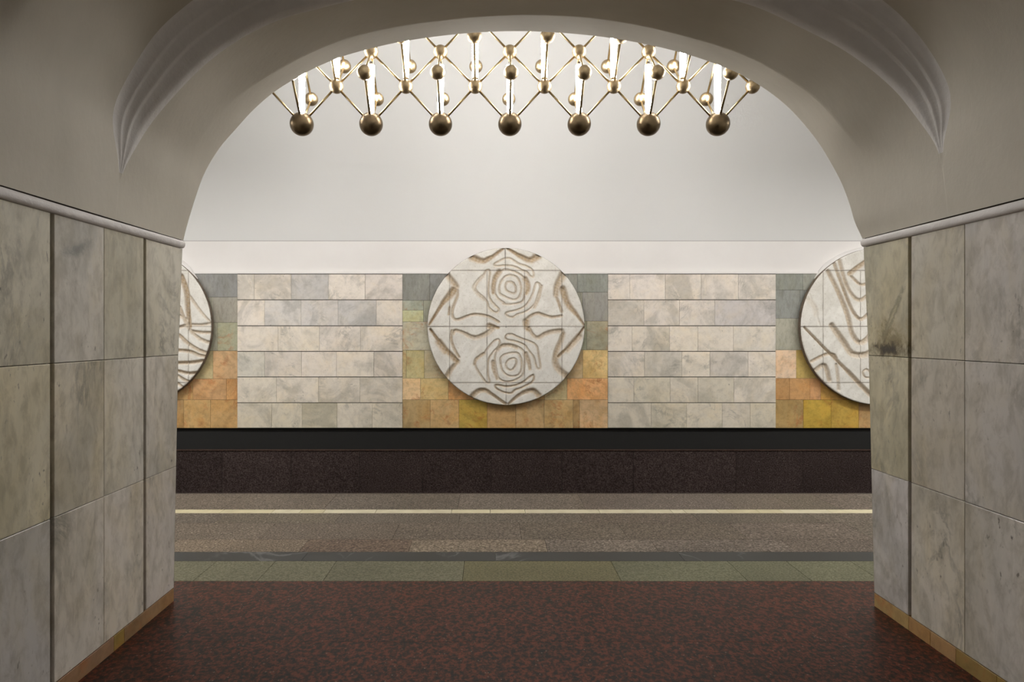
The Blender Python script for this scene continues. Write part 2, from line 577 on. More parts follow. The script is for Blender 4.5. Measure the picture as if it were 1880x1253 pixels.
def white_panel(a, b_, seams, side):
    mb = MB()
    for r in range(6):
        xs = [wx(a)] + [wx(s) for s in seams[r]] + [wx(b_)]
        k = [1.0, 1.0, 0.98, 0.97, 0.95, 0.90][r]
        for i in range(len(xs) - 1):
            c = greyish.get((side, r, i), WHITE)
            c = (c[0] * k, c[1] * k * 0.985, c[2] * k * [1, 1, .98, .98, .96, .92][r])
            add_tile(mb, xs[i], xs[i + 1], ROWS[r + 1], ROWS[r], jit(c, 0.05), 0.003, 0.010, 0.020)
    o = mb.build('white_marble_panel', M_white_marble, wall)
    return tag(o, 'white veined marble slabs in six courses')


white_panel(436, 739, left_seams, 0)
white_panel(1116, 1424, right_seams, 1)
white_panel(436 - PERIOD, 739 - PERIOD, [[p - PERIOD for p in r] for r in left_seams], 2)
white_panel(1116 + PERIOD, 1424 + PERIOD, [[p + PERIOD for p in r] for r in right_seams], 2)

# colours of the coloured bands, top to bottom
GREY = (0.27, 0.27, 0.25); GREEN = (0.40, 0.40, 0.27); PALE = (0.50, 0.46, 0.35); TAN = (0.50, 0.40, 0.21)
ORAN = (0.62, 0.34, 0.14); BROWN = (0.50, 0.31, 0.13); OCHRE = (0.46, 0.31, 0.07); GREYTAN = (0.36, 0.35, 0.28); PEACH = (0.66, 0.45, 0.24)
# (x0, x1, y_top, y_bottom, colour) in the picture's plane of the wall
CENTRE = [
    (739, 789, 503.8, 552, GREY), (789, 845, 503.8, 552, (0.24, 0.24, 0.23)), (845, 930, 503.8, 552, GREY),
    (739, 777.5, 552, 570, (0.38, 0.38, 0.29)), (739, 777.5, 570, 591, (0.45, 0.45, 0.27)), (777.5, 850, 552, 591, (0.34, 0.34, 0.27)), (850, 930, 552, 591, GREYTAN),
    (739, 795, 591, 643.5, PALE), (795, 930, 591, 643.5, PALE),
    (739, 746, 643.5, 695, TAN), (746, 779, 643.5, 695, (0.50, 0.42, 0.21)), (779, 830, 643.5, 695, (0.48, 0.41, 0.27)), (830, 930, 643.5, 695, TAN),
    (739, 772, 695, 734.5, PEACH), (772, 823, 695, 734.5, (0.58, 0.42, 0.19)), (823, 870, 695, 734.5, ORAN), (870, 930, 695, 734.5, TAN),
    (930, 1060, 503.8, 537, GREY), (1060, 1116, 503.8, 537, (0.27, 0.28, 0.25)),
    (1000, 1069.7, 537, 590, GREYTAN), (930, 1000, 537, 590, GREY), (1069.7, 1116, 537, 590, (0.31, 0.30, 0.27)),
    (1000, 1077, 590, 643, (0.36, 0.35, 0.24)), (930, 1000, 590, 643, PALE), (1077, 1116, 590, 643, (0.38, 0.34, 0.23)),
    (930, 1020, 643, 695, TAN), (1020, 1070, 643, 695, (0.48, 0.35, 0.19)), (1070, 1116, 643, 695, (0.70, 0.46, 0.20)),
    (930, 1000, 695, 734.5, BROWN), (1000, 1041, 695, 734.5, (0.55, 0.43, 0.23)), (1041, 1116, 695, 734.5, (0.66, 0.36, 0.16)),
    (739, 790, 734.5, 786.5, (0.44, 0.30, 0.14)), (790, 842.7, 734.5, 786.5, (0.56, 0.37, 0.17)), (842.7, 894.4, 734.5, 786.5, OCHRE), (894.4, 947, 734.5, 786.5, (0.50, 0.30, 0.12)),
    (947, 999, 734.5, 786.5, (0.52, 0.34, 0.16)), (999, 1052, 734.5, 786.5, (0.50, 0.34, 0.16)), (1052, 1064, 734.5, 786.5, (0.42, 0.27, 0.12)), (1064, 1116, 734.5, 786.5, (0.58, 0.38, 0.20))]
LEFT = []
for (rt, rb, seams, cols) in (
        (506, 546, [], [(0.25, 0.25, 0.25)]), (546, 592.6, [391], [GREYTAN, (0.33, 0.31, 0.26)]), (592.6, 644.5, [399], [GREYTAN, (0.33, 0.32, 0.22)]),
        (644.5, 696, [391], [TAN, (0.58, 0.36, 0.18)]), (696, 734.5, [300, 354, 415.5], [BROWN, BROWN, (0.58, 0.33, 0.15), (0.56, 0.30, 0.12)]),
        (734.5, 786.5, [285, 337, 386.6], [BROWN, (0.42, 0.26, 0.11), (0.54, 0.34, 0.14), (0.54, 0.33, 0.14)])):
    e = [242] + seams + [436]
    for i in range(len(e) - 1):
        LEFT.append((e[i], e[i + 1], rt, rb, cols[i]))
RIGHT = []
for (rt, rb, seams, cols) in (
        (504, 533, [1474], [(0.27, 0.28, 0.25), (0.30, 0.31, 0.28)]), (533, 585, [1469], [(0.27, 0.28, 0.26), (0.27, 0.28, 0.26)]), (585, 643, [1560], [(0.38, 0.37, 0.30), PALE]),
        (643, 695, [1462, 1560], [(0.66, 0.47, 0.31), (0.46, 0.32, 0.10), TAN]), (695, 734.7, [1449.5, 1487, 1507, 1560], [(0.46, 0.25, 0.10), (0.52, 0.28, 0.11), (0.58, 0.32, 0.15), (0.50, 0.28, 0.07), BROWN]),
        (734.7, 786.5, [1475, 1526, 1576.6], [(0.46, 0.30, 0.12), (0.50, 0.32, 0.055), (0.48, 0.30, 0.06), (0.46, 0.29, 0.13)])):
    e = [1424] + seams + [1614]
    for i in range(len(e) - 1):
        RIGHT.append((e[i], e[i + 1], rt, rb, cols[i]))


def colour_panel(tiles, label):
    mb, mg = MB(), MB()
    for a, b_, t, bt, c in tiles:
        if abs(t - 503.8) < 3: t = 502.5
        # a slab is rarely of one tone: split its tint a little
        grey = c[0] - c[2] < 0.09
        k = 1.2 if grey else 1.3
        c = (min(c[0] * k, .85), c[1] * k * (1.0 if grey else 1.05), c[2] * k * (1.0 if grey else 1.12))
        add_tile(mg if grey else mb, wx(a), wx(b_), wz(bt), wz(t), jit(c, 0.05), 0.0035, 0.0035, 0.012, 0.0008)
    tag(mg.build('grey_marble_panel', M_grey_marble, wall), label.replace('grey to orange', 'grey').replace('grey to ochre', 'grey green'))
    return tag(mb.build('coloured_marble_panel', M_colour_marble, wall), label)


def mirrored(tiles, c):
    return [(2 * c - b_, 2 * c - a, t, bt, k) for a, b_, t, bt, k in tiles]


CX, CY, RPX = 929.0, 600.0, 144.0
colour_panel(CENTRE, 'grey to orange marble band behind the middle disc')
colour_panel(LEFT + mirrored([x for x in LEFT], 242), 'grey to orange marble band behind the disc by the left pillar')
colour_panel(RIGHT + mirrored(RIGHT, 1614), 'grey to ochre marble band behind the disc by the right pillar')

mb = MB()
mb.box(XMIN, XMAX, D + 0.012, D + 0.10, Z0 + 0.002, Z1 + 0.01)
mb.build('joint_backing', M_joint, wall)
# narrow plaster ledge on top of the cladding
mb = MB(); mb.box(XMIN, XMAX, D - 0.012, D + 0.10, Z1 + 0.005, Z1 + 0.03)
tag(mb.build('ledge', M_band, wall), 'thin plaster ledge above the marble')
# plaster band up to the vault
ZV = wz(442.0)
mb = MB(); mb.box(XMIN, XMAX, D + 0.02, D + 0.12, Z1 + 0.02, ZV - 0.004)
tag(mb.build('plaster_band', M_band, wall), 'smooth white plaster band')
mb = MB(); mb.box(XMIN, XMAX, D + 0.030, D + 0.12, ZV - 0.006, ZV + 0.004)
mb.build('plaster_joint', M_joint, wall)
# plaster thickened round the upper part of the discs
for cpx in (CX - PERIOD, CX + PERIOD):
    mb = MB()
    cx, cz = wx(cpx, D - 0.1), wz(CY, D - 0.1)
    R0 = RPX / FPX * (D - 0.1)
    rows = []
    for prof in ((0.004, D - 0.080), (0.022, D - 0.070), (0.036, D - 0.040), (0.044, D + 0.02)):
        r = []
        for k in range(49):
            a = math.radians(38 + 104 * k / 48)
            tp = min(1, 0.12 + 6 * k / 48, 0.12 + 6 * (48 - k) / 48)
            q = R0 + prof[0] * tp
            r.append((cx + q * math.cos(a), D + (prof[1] - D) * (0.3 + 0.7 * tp), cz + q * math.sin(a)))
        rows.append(r)
    mb.sheet(rows)
    tag(mb.build('trim_4' if cpx < CX else 'trim_5', M_band, smooth=True),
        'pinkish plaster collar over the ' + ('fanning-ridged' if cpx < CX else 'V-ridged') + ' disc', 'plaster collar', kind='structure')

# dark recess under the cladding and the brown plinth
mb = MB(); mb.box(XMIN, XMAX, D + 0.05, D + 0.12, -0.35, Z0 - 0.002)
mb.box(XMIN, XMAX, D + 0.012, D + 0.12, Z0 - 0.004, Z0 + 0.002)
tag(mb.build('dark_recess', M_black, wall), 'black recess under the marble')
YP = D - 0.03


def PP(u, v, h):
    return (u, YP + 0.02 - h, v)


mb = MB()
xs = [wx(p, YP) for p in (282, 408, 534, 660, 775, 902, 1032, 1163, 1351, 1474, 1600)]
while xs[0] > XMIN + 1.3: xs.insert(0, xs[0] - 0.98)
while xs[-1] < XMAX - 1.3: xs.append(xs[-1] + 0.98)
xs = [XMIN] + xs + [XMAX]
zt = wz(828, YP)
for i in range(len(xs) - 1):
    k = random.uniform(0.85, 1.25)
    mb.slab(PP, [(xs[i] + .002, -1.3), (xs[i + 1] - .002, -1.3), (xs[i + 1] - .002, zt), (xs[i] + .002, zt)], 0.02, 0.001, (k, k, k, rnd()))
mb.box(XMIN, XMAX, YP + 0.02, D + 0.04, -1.3, zt - 0.003, (0.6, 0.6, 0.6, 0))
plinth = tag(mb.build('trim_3', M_plinth), 'dark brown granite plinth along the foot of the track wall', 'plinth', kind='structure')
mb = MB(); mb.box(XMIN, XMAX, YP - 0.012, YP + 0.07, zt, zt + 0.010, (1.5, 1.3, 1.1, 0.3))
tag(mb.build('coping', M_plinth, plinth), 'thin coping on the plinth')

# ================================================================== DISCS
O_ = (0.12770, 0.12770)


def mk(ox, oy, s): return lambda u, v: (ox + u * s, oy + v * s)


A_, B_, C_, D_ = mk(780, 450, .1277), mk(920, 450, .1277), mk(780, 590, .1277), mk(920, 590, .1277)
E_, F_ = mk(1440, 440, .2875), mk(310, 470, .2555)


def P_(f, *uv): return [f(uv[i], uv[i + 1]) for i in range(0, len(uv), 2)]


def catmull(pts, closed, n=5):
    out = []
    m = len(pts)
    rngk = range(m if closed else m - 1)
    for i in rngk:
        p0 = pts[(i - 1) % m] if closed or i > 0 else pts[0]
        p1, p2 = pts[i], pts[(i + 1) % m]
        p3 = pts[(i + 2) % m] if closed or i + 2 < m else pts[-1]
        for k in range(n):
            t = k / n
            out.append(tuple(0.5 * ((2 * p1[c]) + (-p0[c] + p2[c]) * t + (2 * p0[c] - 5 * p1[c] + 4 * p2[c] - p3[c]) * t * t +
                                    (-p0[c] + 3 * p1[c] - 3 * p2[c] + p3[c]) * t ** 3) for c in (0, 1)))
    out.append(pts[0] if closed else pts[-1])
    return out


# strokes: (points, closed, half-width start, half-width end, depth, brown)
thin = dict(w0=1.9, w1=1.9, d=0.017, br=0.62)
S_MID = []


def st(pts, closed=False, w0=1.9, w1=None, d=0.017, br=0.62, smooth=True):
    return (catmull(pts, closed) if smooth else list(pts) + ([pts[0]] if closed else []), w0, w0 if w1 is None else w1, d, br)


S_MID += [
    st(P_(B_, 60, 600, 75, 545, 120, 530, 170, 545, 205, 600, 210, 670, 180, 695, 120, 680, 75, 650), True),
    st(P_(B_, 130, 435, 220, 460, 270, 540, 290, 640, 260, 740, 210, 785, 120, 775, 0, 715) + P_(A_, 1075, 690, 1070, 600, 1100, 520, 1150, 460), True),
    st(P_(A_, 1100, 380, 1030, 480, 1005, 600, 1010, 700, 1060, 780, 1140, 835) + P_(B_, 30, 850, 130, 855, 260, 835, 320, 790, 335, 700, 340, 560, 340, 490, 260, 420, 160, 375, 60, 355), True),
    st(P_(A_, 1070, 385, 1010, 480, 985, 600, 985, 690), w0=4, w1=3, d=.03, br=.95),
    st(P_(B_, 345, 490, 380, 560, 385, 640, 360, 700), w0=4, w1=3, d=.03, br=.95),
    st(P_(A_, 880, 370, 830, 460, 760, 540, 725, 610, 750, 670, 850, 760, 900, 830, 920, 900, 1000, 965, 1050, 960, 1060, 920, 1000, 860, 940, 780, 915, 680, 920, 540, 935, 380), True),
    st(P_(A_, 820, 450, 730, 550, 700, 620, 760, 710, 850, 790), w0=2.5, d=.02, br=.5),
    st(P_(B_, 60, 195, 140, 200, 250, 270, 350, 300, 430, 345, 465, 400, 460, 460, 410, 440, 370, 390, 300, 365, 200, 315, 60, 295) + P_(A_, 1060, 305, 1010, 300, 1000, 275, 1060, 240), True),
    st(P_(B_, 510, 545, 550, 560, 560, 620, 520, 750, 480, 850, 400, 930, 330, 970, 230, 1000, 170, 1040, 100, 1030, 65, 990, 110, 965, 220, 940, 330, 890, 410, 790, 460, 680, 490, 580), True),
    st(P_(B_, 580, 590, 535, 780, 480, 900), w0=2.5, d=.02, br=.7),
    # top zigzags
    st(P_(A_, 680, 180, 770, 220, 850, 235, 980, 165, 1130, 50), w0=5.5, w1=2.2, d=.045, br=1, smooth=False),
    st(P_(B_, 90, 50, 250, 150, 380, 215, 440, 220, 530, 160), w0=2.5, w1=5.5, d=.045, br=1, smooth=False),
    # left diamonds
    st(P_(A_, 320, 430, 400, 530, 450, 600), w0=4.5, d=.035, br=.85), st(P_(A_, 420, 650, 330, 760, 250, 850, 60, 1150), w0=6, w1=1.8, d=.045, br=1),
    st(P_(A_, 465, 660, 465, 740, 400, 920, 400, 1030, 440, 1075, 500, 1070, 600, 1030, 720, 1000, 880, 1020, 960, 1050, 1060, 1110), w0=2.6, d=.028, br=.7),
    st(P_(A_, 355, 900, 345, 1000), w0=2.2, br=.9),
    st(P_(A_, 930, 1170, 990, 1180, 1060, 1195), w0=5, w1=2, d=.03, br=1),
    # right diamonds
    st(P_(B_, 900, 410, 850, 500, 800, 600, 790, 720), w0=6, w1=4, d=.035, br=.85), st(P_(B_, 790, 740, 830, 840, 870, 960), w0=2.6, d=.028, br=.8),
    st(P_(B_, 880, 640, 960, 850, 1090, 1010, 1190, 1150), w0=5.5, w1=1.8, d=.045, br=.95),
    st(P_(B_, 350, 1120, 400, 1040, 520, 985, 640, 1020, 740, 1040, 870, 1020), w0=3, w1=2.5, d=.028, br=.75),
    st(P_(B_, 360, 1100, 360, 1180, 400, 1230), w0=5, w1=3, d=.03, br=1),
    # lower left
    st(P_(C_, 80, 120, 180, 260, 290, 400, 380, 490, 460, 580), w0=2.5, w1=4.5, d=.045, br=1), st(P_(C_, 200, 300, 300, 430), w0=5, d=.04, br=1),
    st(P_(C_, 385, 140, 380, 260, 420, 390, 490, 520), w0=2.6, d=.025, br=.75),
    st(P_(C_, 410, 180, 440, 135, 560, 170, 640, 215, 730, 238, 820, 210, 900, 170, 970, 110), w0=2.8, w1=4, d=.032, br=.7),
    st(P_(C_, 460, 600, 380, 690, 320, 790), w0=3, w1=4, d=.03, br=.85),
    # lower right
    st(P_(D_, 400, 100, 450, 190, 530, 240, 620, 190, 740, 150, 870, 140), w0=3, w1=3.5, d=.03, br=.7),
    st(P_(D_, 890, 180, 860, 280, 800, 420, 775, 540, 790, 640, 860, 720, 930, 780), w0=3.5, w1=5, d=.032, br=.85),
    st(P_(D_, 1190, 90, 1080, 240, 960, 380, 880, 450, 820, 510), w0=2, w1=3, d=.045, br=1), st(P_(D_, 1120, 220, 950, 410), w0=4.6, d=.035, br=.8),
    # lower eye
    st(P_(D_, 200, 540, 220, 600, 180, 680, 130, 705, 80, 670, 70, 610, 120, 550), True),
    st(P_(D_, 180, 455, 250, 470, 290, 560, 290, 690, 250, 770, 150, 795, 60, 760, 10, 690) + P_(C_, 1090, 600, 1090, 530, 1150, 480), True),
    st(P_(C_, 1040, 420, 1005, 540, 1020, 660, 1050, 800, 1120, 860) + P_(D_, 120, 870, 220, 840, 310, 770, 335, 640, 330, 450, 240, 370, 120, 335, 30, 350), True),
    st(P_(C_, 1040, 415, 1120, 350, 1230, 350) , w0=3.2, d=.028, br=.8), st(P_(D_, 0, 360, 120, 345, 220, 380), w0=3.2, d=.028, br=.8),
    st(P_(D_, 350, 470, 400, 600, 415, 690), w0=3.8, w1=2.5, d=.025, br=.85), st(P_(C_, 985, 590, 1000, 720, 1040, 830), w0=3.8, w1=2.5, d=.025, br=.85),
    st(P_(C_, 850, 470, 760, 530, 725, 600, 745, 680, 820, 800, 880, 880, 930, 880, 910, 780, 905, 650, 920, 540, 980, 450, 1060, 360, 1075, 290, 1040, 265, 980, 300, 920, 370, 880, 420), True),
    st(P_(C_, 850, 465, 740, 545, 715, 620), w0=2.8, d=.025, br=.8),
    st(P_(D_, 80, 200, 60, 240, 100, 270, 200, 290, 330, 340, 400, 430, 470, 520, 510, 660, 550, 685, 565, 650, 540, 500, 520, 380, 470, 320, 380, 280, 330, 265, 220, 220, 150, 190), True),
    st(P_(D_, 75, 940, 200, 925, 310, 880, 400, 810, 460, 775, 470, 820, 440, 880, 370, 920, 280, 965, 200, 990, 150, 1035, 90, 1035) + P_(C_, 1100, 1010, 1020, 960, 1020, 920, 1080, 925), True, d=.022, br=.8),
    st(P_(C_, 680, 1080, 760, 1010, 860, 995, 960, 1050, 1060, 1120, 1160, 1190), w0=4, w1=2.5, d=.04, br=.9),
    st(P_(D_, 110, 1190, 220, 1090, 340, 1020, 460, 1000, 540, 1070), w0=2.2, w1=4.5, d=.04, br=.9),
]
LINES_MID = [((785, 600), (1073, 599.5)), ((808, 497), (1050, 497)), ((808, 703), (1050, 703)), ((825.5, 497), (825.5, 703)), ((894, 497), (894, 703)),
             ((963, 497), (963, 703)), ((1031.5, 497), (1031.5, 703)), ((927.5, 456), (927.5, 497)), ((929.5, 703), (929.5, 744))]
S_RIGHT = [
    st(P_(E_, 275, 200, 340, 330, 400, 480, 430, 600, 480, 660, 540, 620, 560, 540), w0=3.2, w1=4, d=.035, br=.75),
    st(P_(E_, 315, 150, 370, 300, 430, 450, 485, 510, 540, 470), w0=3, d=.035, br=.75),
    st(P_(E_, 350, 135, 390, 280, 440, 365, 490, 385, 560, 330), w0=3.2, d=.03, br=.7),
    st(P_(E_, 415, 218, 450, 190, 500, 155, 570, 110), w0=3.5, d=.035, br=.9), st(P_(E_, 425, 235, 490, 290, 560, 260), w0=2.5, d=.03, br=.7),
    st(P_(E_, 300, 550, 380, 660, 430, 730, 520, 735, 600, 680), w0=4.5, d=.04, br=.7),
    st(P_(E_, 125, 560, 250, 690, 320, 760, 400, 840, 540, 985, 640, 1060), w0=2, w1=4, d=.04, br=.75),
    st(P_(E_, 170, 780, 260, 735, 310, 735, 330, 760), w0=2.6, d=.03, br=.85), st(P_(E_, 190, 840, 255, 805, 285, 900), w0=3.4, d=.03, br=.7),
    st(P_(E_, 330, 800, 340, 880, 345, 960), w0=3, d=.022, br=.55),
    st(P_(E_, 500, 850, 520, 830, 545, 850, 545, 880, 515, 880), True, w0=1.8),
    st(P_(E_, 150, 380, 190, 430, 200, 480), w0=4, d=.012, br=.3), st(P_(E_, 160, 350, 230, 560), w0=2, d=.01, br=.15)]
LINES_RIGHT = [((x0 + PERIOD, a), (x1 + PERIOD, b_)) for (x0, a), (x1, b_) in LINES_MID]
S_LEFT = [
    st(P_(F_, 90, 150, 130, 260, 140, 400, 155, 510), w0=4.5, w1=3, d=.045, br=.95), st(P_(F_, 80, 370, 120, 470, 160, 540, 230, 600, 305, 628), w0=3, d=.035, br=.7),
    st(P_(F_, 150, 290, 230, 400, 300, 478), w0=3, w1=2, d=.025, br=.6), st(P_(F_, 165, 495, 240, 497, 320, 480), w0=2.6, d=.03, br=.6),
    st(P_(F_, 20, 540, 80, 575, 140, 630, 220, 680, 290, 705), w0=3.2, d=.035, br=.8), st(P_(F_, 20, 690, 75, 680, 160, 690, 220, 715, 280, 725), w0=3, d=.04, br=.8),
    st(P_(F_, 10, 775, 70, 770, 160, 768, 250, 755), w0=3.2, d=.045, br=.8), st(P_(F_, 10, 820, 75, 830, 140, 845, 215, 840), w0=3, d=.045, br=.8),
    st(P_(F_, 10, 840, 70, 865, 110, 890, 155, 908), w0=2.6, d=.03, br=.8), st(P_(F_, 40, 900, 70, 920, 105, 948), w0=2.4, d=.03, br=.8),
    st(P_(F_, 160, 540, 240, 552, 315, 552), w0=2.6, d=.035, br=.75), st(P_(F_, 60, 420, 150, 480, 60, 520), w0=3, d=.03, br=.7)]
# the halves the pillars hide repeat the visible ones, as on the middle disc
for S_, c_ in ((S_LEFT, CX - PERIOD), (S_RIGHT, CX + PERIOD)):
    for pts_, w0_, w1_, d_, br_ in list(S_):
        S_.append(([(2 * c_ - x_, y_) for x_, y_ in pts_], w0_, w1_, d_, br_))
        if S_ is S_LEFT and pts_[0][0] < 332:
            x_, y_ = pts_[0]
            S_.append((catmull([(x_, y_), (c_ + 35, y_ - 12), (c_, y_ - 16), (c_ - 35, y_ - 12), (2 * c_ - x_, y_)], False), w0_, w0_, d_, br_))
LINES_LEFT = [((x0 - PERIOD, a), (x1 - PERIOD, b_)) for (x0, a), (x1, b_) in LINES_MID]


def disc(cpx, strokes, lines, label, seed):
    YF = D - 0.10
    s = YF / FPX
    R = RPX
    nr, na = 150, 560
    rr = R * np.linspace(0, 1, nr + 1)[1:] ** 0.8
    aa = np.linspace(0, 2 * PI, na, endpoint=False)
    RR, AA = np.meshgrid(rr, aa, indexing='ij')
    X = (cpx + RR * np.cos(AA)).ravel()
    Yp = (CY - RR * np.sin(AA)).ravel()
    X = np.append(X, cpx); Yp = np.append(Yp, CY)
    dep = np.zeros_like(X); brn = np.zeros_like(X); sm = np.zeros_like(X)
    wob = 0.25 * np.sin(X * 0.9 + Yp * 0.37) + 0.22 * np.sin(Yp * 1.13 - X * 0.51) + 0.18 * np.sin(X * 2.1 + 1.7 * Yp)
    for pts, w0, w1, d, br in strokes:
        n = len(pts) - 1
        bestn = np.full_like(X, 9.0)
        for i in range(n):
            (ax, ay), (bx, by) = pts[i], pts[i + 1]
            dx, dy = bx - ax, by - ay
            L2 = dx * dx + dy * dy + 1e-9
            lo = min(ax, bx) - 9; hi = max(ax, bx) + 9; lo2 = min(ay, by) - 9; hi2 = max(ay, by) + 9
            m = (X > lo) & (X < hi) & (Yp > lo2) & (Yp < hi2)
            if not m.any(): continue
            t = np.clip(((X[m] - ax) * dx + (Yp[m] - ay) * dy) / L2, 0, 1)
            dist = np.hypot(X[m] - ax - t * dx, Yp[m] - ay - t * dy) + wob[m] * 0.6
            w = w0 + (w1 - w0) * (i + t) / n
            w = np.where(w > 3.2, w * 1.18, w)
            q = dist / w
            bestn[m] = np.minimum(bestn[m], q)
        # steep cut under the upper-left lip, gentler on the other side comes from the round profile
        g = np.clip(1.25 - bestn, 0, 1)
        g = g * g * (3 - 2 * g)
        dep = np.maximum(dep, g * d)
        hb = np.clip((1.55 - bestn) / 1.0, 0, 1)
        brn = np.maximum(brn, hb * br * (0.8 + 0.35 * wob))
    for (ax, ay), (bx, by) in lines:
        dx, dy = bx - ax, by - ay
        L2 = dx * dx + dy * dy
        t = np.clip(((X - ax) * dx + (Yp - ay) * dy) / L2, 0, 1)
        dist = np.hypot(X - ax - t * dx, Yp - ay - t * dy)
        g = np.clip(1.3 - dist / 0.62, 0, 1) * (0.95 if abs(dy) < 2 else 0.55 + 0.3 * np.sin(0.11 * Yp + ax) ** 2)
        dep = np.maximum(dep, g * 0.006)
        sm = np.maximum(sm, g)
        brn = np.maximum(brn, np.clip(1 - dist / 2.6, 0, 1) * 0.18)
    # hand-dressed surface
    und = 0.0022 * (np.sin(X * 0.21 + 1.3) * np.sin(Yp * 0.17 + seed) + 0.6 * np.sin(X * 0.43 + Yp * 0.31))
    edge = np.clip((np.hypot(X - cpx, Yp - CY) - (R - 1.6)) / 1.6, 0, 1)
    yy_ = YF + dep + und + 0.012 * edge ** 2
    wxs = (X - cpx) * s
    wzs = -(Yp - CY) * s
    cx, cz = wx(cpx, YF), wz(CY, YF)
    root = empty('relief_disc', (cx, D - 0.012, cz))
    verts = np.stack([wxs, yy_ - D, wzs], 1)
    c = len(X) - 1
    faces = []
    for j in range(na):
        faces.append((c, j, (j + 1) % na))
    for i in range(nr - 1):
        for j in range(na):
            a, b2 = i * na + j, i * na + (j + 1) % na
            faces.append((a, a + na, b2 + na, b2))
    me = bpy.data.meshes.new('carved_face')
    me.from_pydata(verts.tolist(), [], faces)
    me.polygons.foreach_set('use_smooth', [True] * len(faces))
    at = me.color_attributes.new('tint', 'FLOAT_COLOR', 'POINT')
    buf = np.stack([np.clip(brn, 0, 1), np.clip(sm, 0, 1), np.zeros_like(X), np.full_like(X, seed * 0.137)], 1)
    at.data.foreach_set('color', buf.astype(np.float32).ravel())
    me.materials.append(M_relief)
    o = bpy.data.objects.new('carved_face', me)
    COL.objects.link(o); o.parent = root
    tag(o, 'pale carved face with brown-stained cuts')
    # rim: the disc's thickness, running back to the wall
    mb = MB(); rows = []
    R0 = R * s
    for r, y in ((R0 - 0.001, YF + 0.012), (R0 + 0.003, YF + 0.020), (R0 + 0.003, D - 0.012), (R0 - 0.03, D - 0.008), (R0 - 0.03, D)):
        rows.append([(r * math.cos(2 * PI * k / 160), y - D, r * math.sin(2 * PI * k / 160)) for k in range(161)])
    mb.sheet(rows)
    tag(mb.build('rim', M_rim, root, smooth=False), 'brown-stained rim')
    tag(root, label, 'wall relief', group='carved stone discs on the track wall')
    return root


disc(CX, S_MID, LINES_MID, 'whole round carved stone disc with two concentric ring eyes in the middle of the wall', 1)
disc(CX - PERIOD, S_LEFT, LINES_LEFT, 'carved stone disc with fanning wavy ridges, half hidden by the two-groove pillar', 2)
disc(CX + PERIOD, S_RIGHT, LINES_RIGHT, 'carved stone disc with nested V-shaped ridges beside the ochre tiles, partly hidden by a pillar', 3)

# ================================================================== PASSAGE WALLS (pylons)
ZR = [0.073, 0.751, 1.379, ZC]


def side_wall(name, x, sgn, cuts, label, tints):
    """cuts: list of (y, is_groove) going back from the platform edge; sgn=+1 faces +x."""
    def P(u, v, h):
        return (x + sgn * (h - 0.02), u, v)
    root = empty(name, (x, 2.0, 0)); root.location = (0, 0, 0)
    tag(root, label, 'wall', kind='structure')
    tints = {k: (v[0] * 1.50, v[1] * 1.47, v[2] * 1.47) for k, v in tints.items()}
    mb = MB()
    yend = -0.35
    sk = skew(x)
    cs = list(cuts)
    for r in range(3):
        z0, z1 = ZR[r] + 0.0015, ZR[r + 1] - 0.0015
        far0, far1 = yface(z0) + sk, yface(z1) + sk
        prev = None
        for i in range(len(cs) + 1):
            if i == 0:
                ya0, ya1 = far0, far1
            else:
                gap = 0.013 if cs[i - 1][1] else 0.001
                ya0 = ya1 = cs[i - 1][0] - gap
            yb = (cs[i][0] + (0.013 if cs[i][1] else 0.001)) if i < len(cs) else yend
            t = tints.get((r, i))
            if t is None:
                k = random.uniform(0.93, 1.04)
                t = random.choice([(0.50 * k, 0.485 * k, 0.43 * k), (0.50 * k, 0.49 * k, 0.455 * k), (0.47 * k, 0.46 * k, 0.40 * k)])
            t = (*t[:3], rnd())
            q = [(yb, z0), (ya0, z0), (ya1, z1), (yb, z1)]
            mb.slab(P, q, 0.02, 0.0018, t, flip=(sgn < 0))
    tag(mb.build('marble_cladding', M_marble, root), 'veined grey white marble slabs')
    # body of the pillar behind the slabs, dark in the joints
    mb = MB()
    xb = x - sgn * 0.02
    zs = [0, 0.25, 0.5, 0.75, 1.0, 1.25, 1.5, 1.75, 2.04]
    mb.sheet([[(xb, yend, z), (xb, yface(z) + sk - 0.004, z)] for z in zs])
    mb.build('joint_backing', M_groove, root)
    mb = MB()
    for y, g in cs:
        if g:
            z = ZR[0]
            for zt_ in (0.52, 1.02, 1.40, ZC):
                k = random.uniform(0.8, 1.1)
                mb.box(min(xb, xb + sgn * 0.004), max(xb, xb + sgn * 0.004), y - 0.0135, y + 0.004, z + 0.001, zt_ - 0.001, (0.36 * k, 0.33 * k, 0.29 * k, rnd()))
                z = zt_
    tag(mb.build('groove_strips', M_marble, root), 'dark grey stone strips inset in the grooves')
    # the pillar's platform face, marble below and plaster lining above
    mb = MB()
    xo = XMIN if sgn > 0 else XMAX
    for r in range(3):
        z0, z1 = ZR[r] if r else 0.0, ZR[r + 1]
        n = 14
        for k in range(n):
            xa = x + (xo - x) * k / n
            xc = x + (xo - x) * (k + 1) / n
            kk = random.uniform(0.92, 1.05)
            mb.add([(xa, yface(z0) + sk, z0), (xc, yface(z0) + sk, z0), (xc, yface(z1) + sk, z1), (xa, yface(z1) + sk, z1)],
                   [(0, 1, 2, 3)], (0.56 * kk, 0.545 * kk, 0.48 * kk, rnd()))
    tag(mb.build('platform_face', M_marble, root), 'marble face of the pillar towards the platform')
    return root


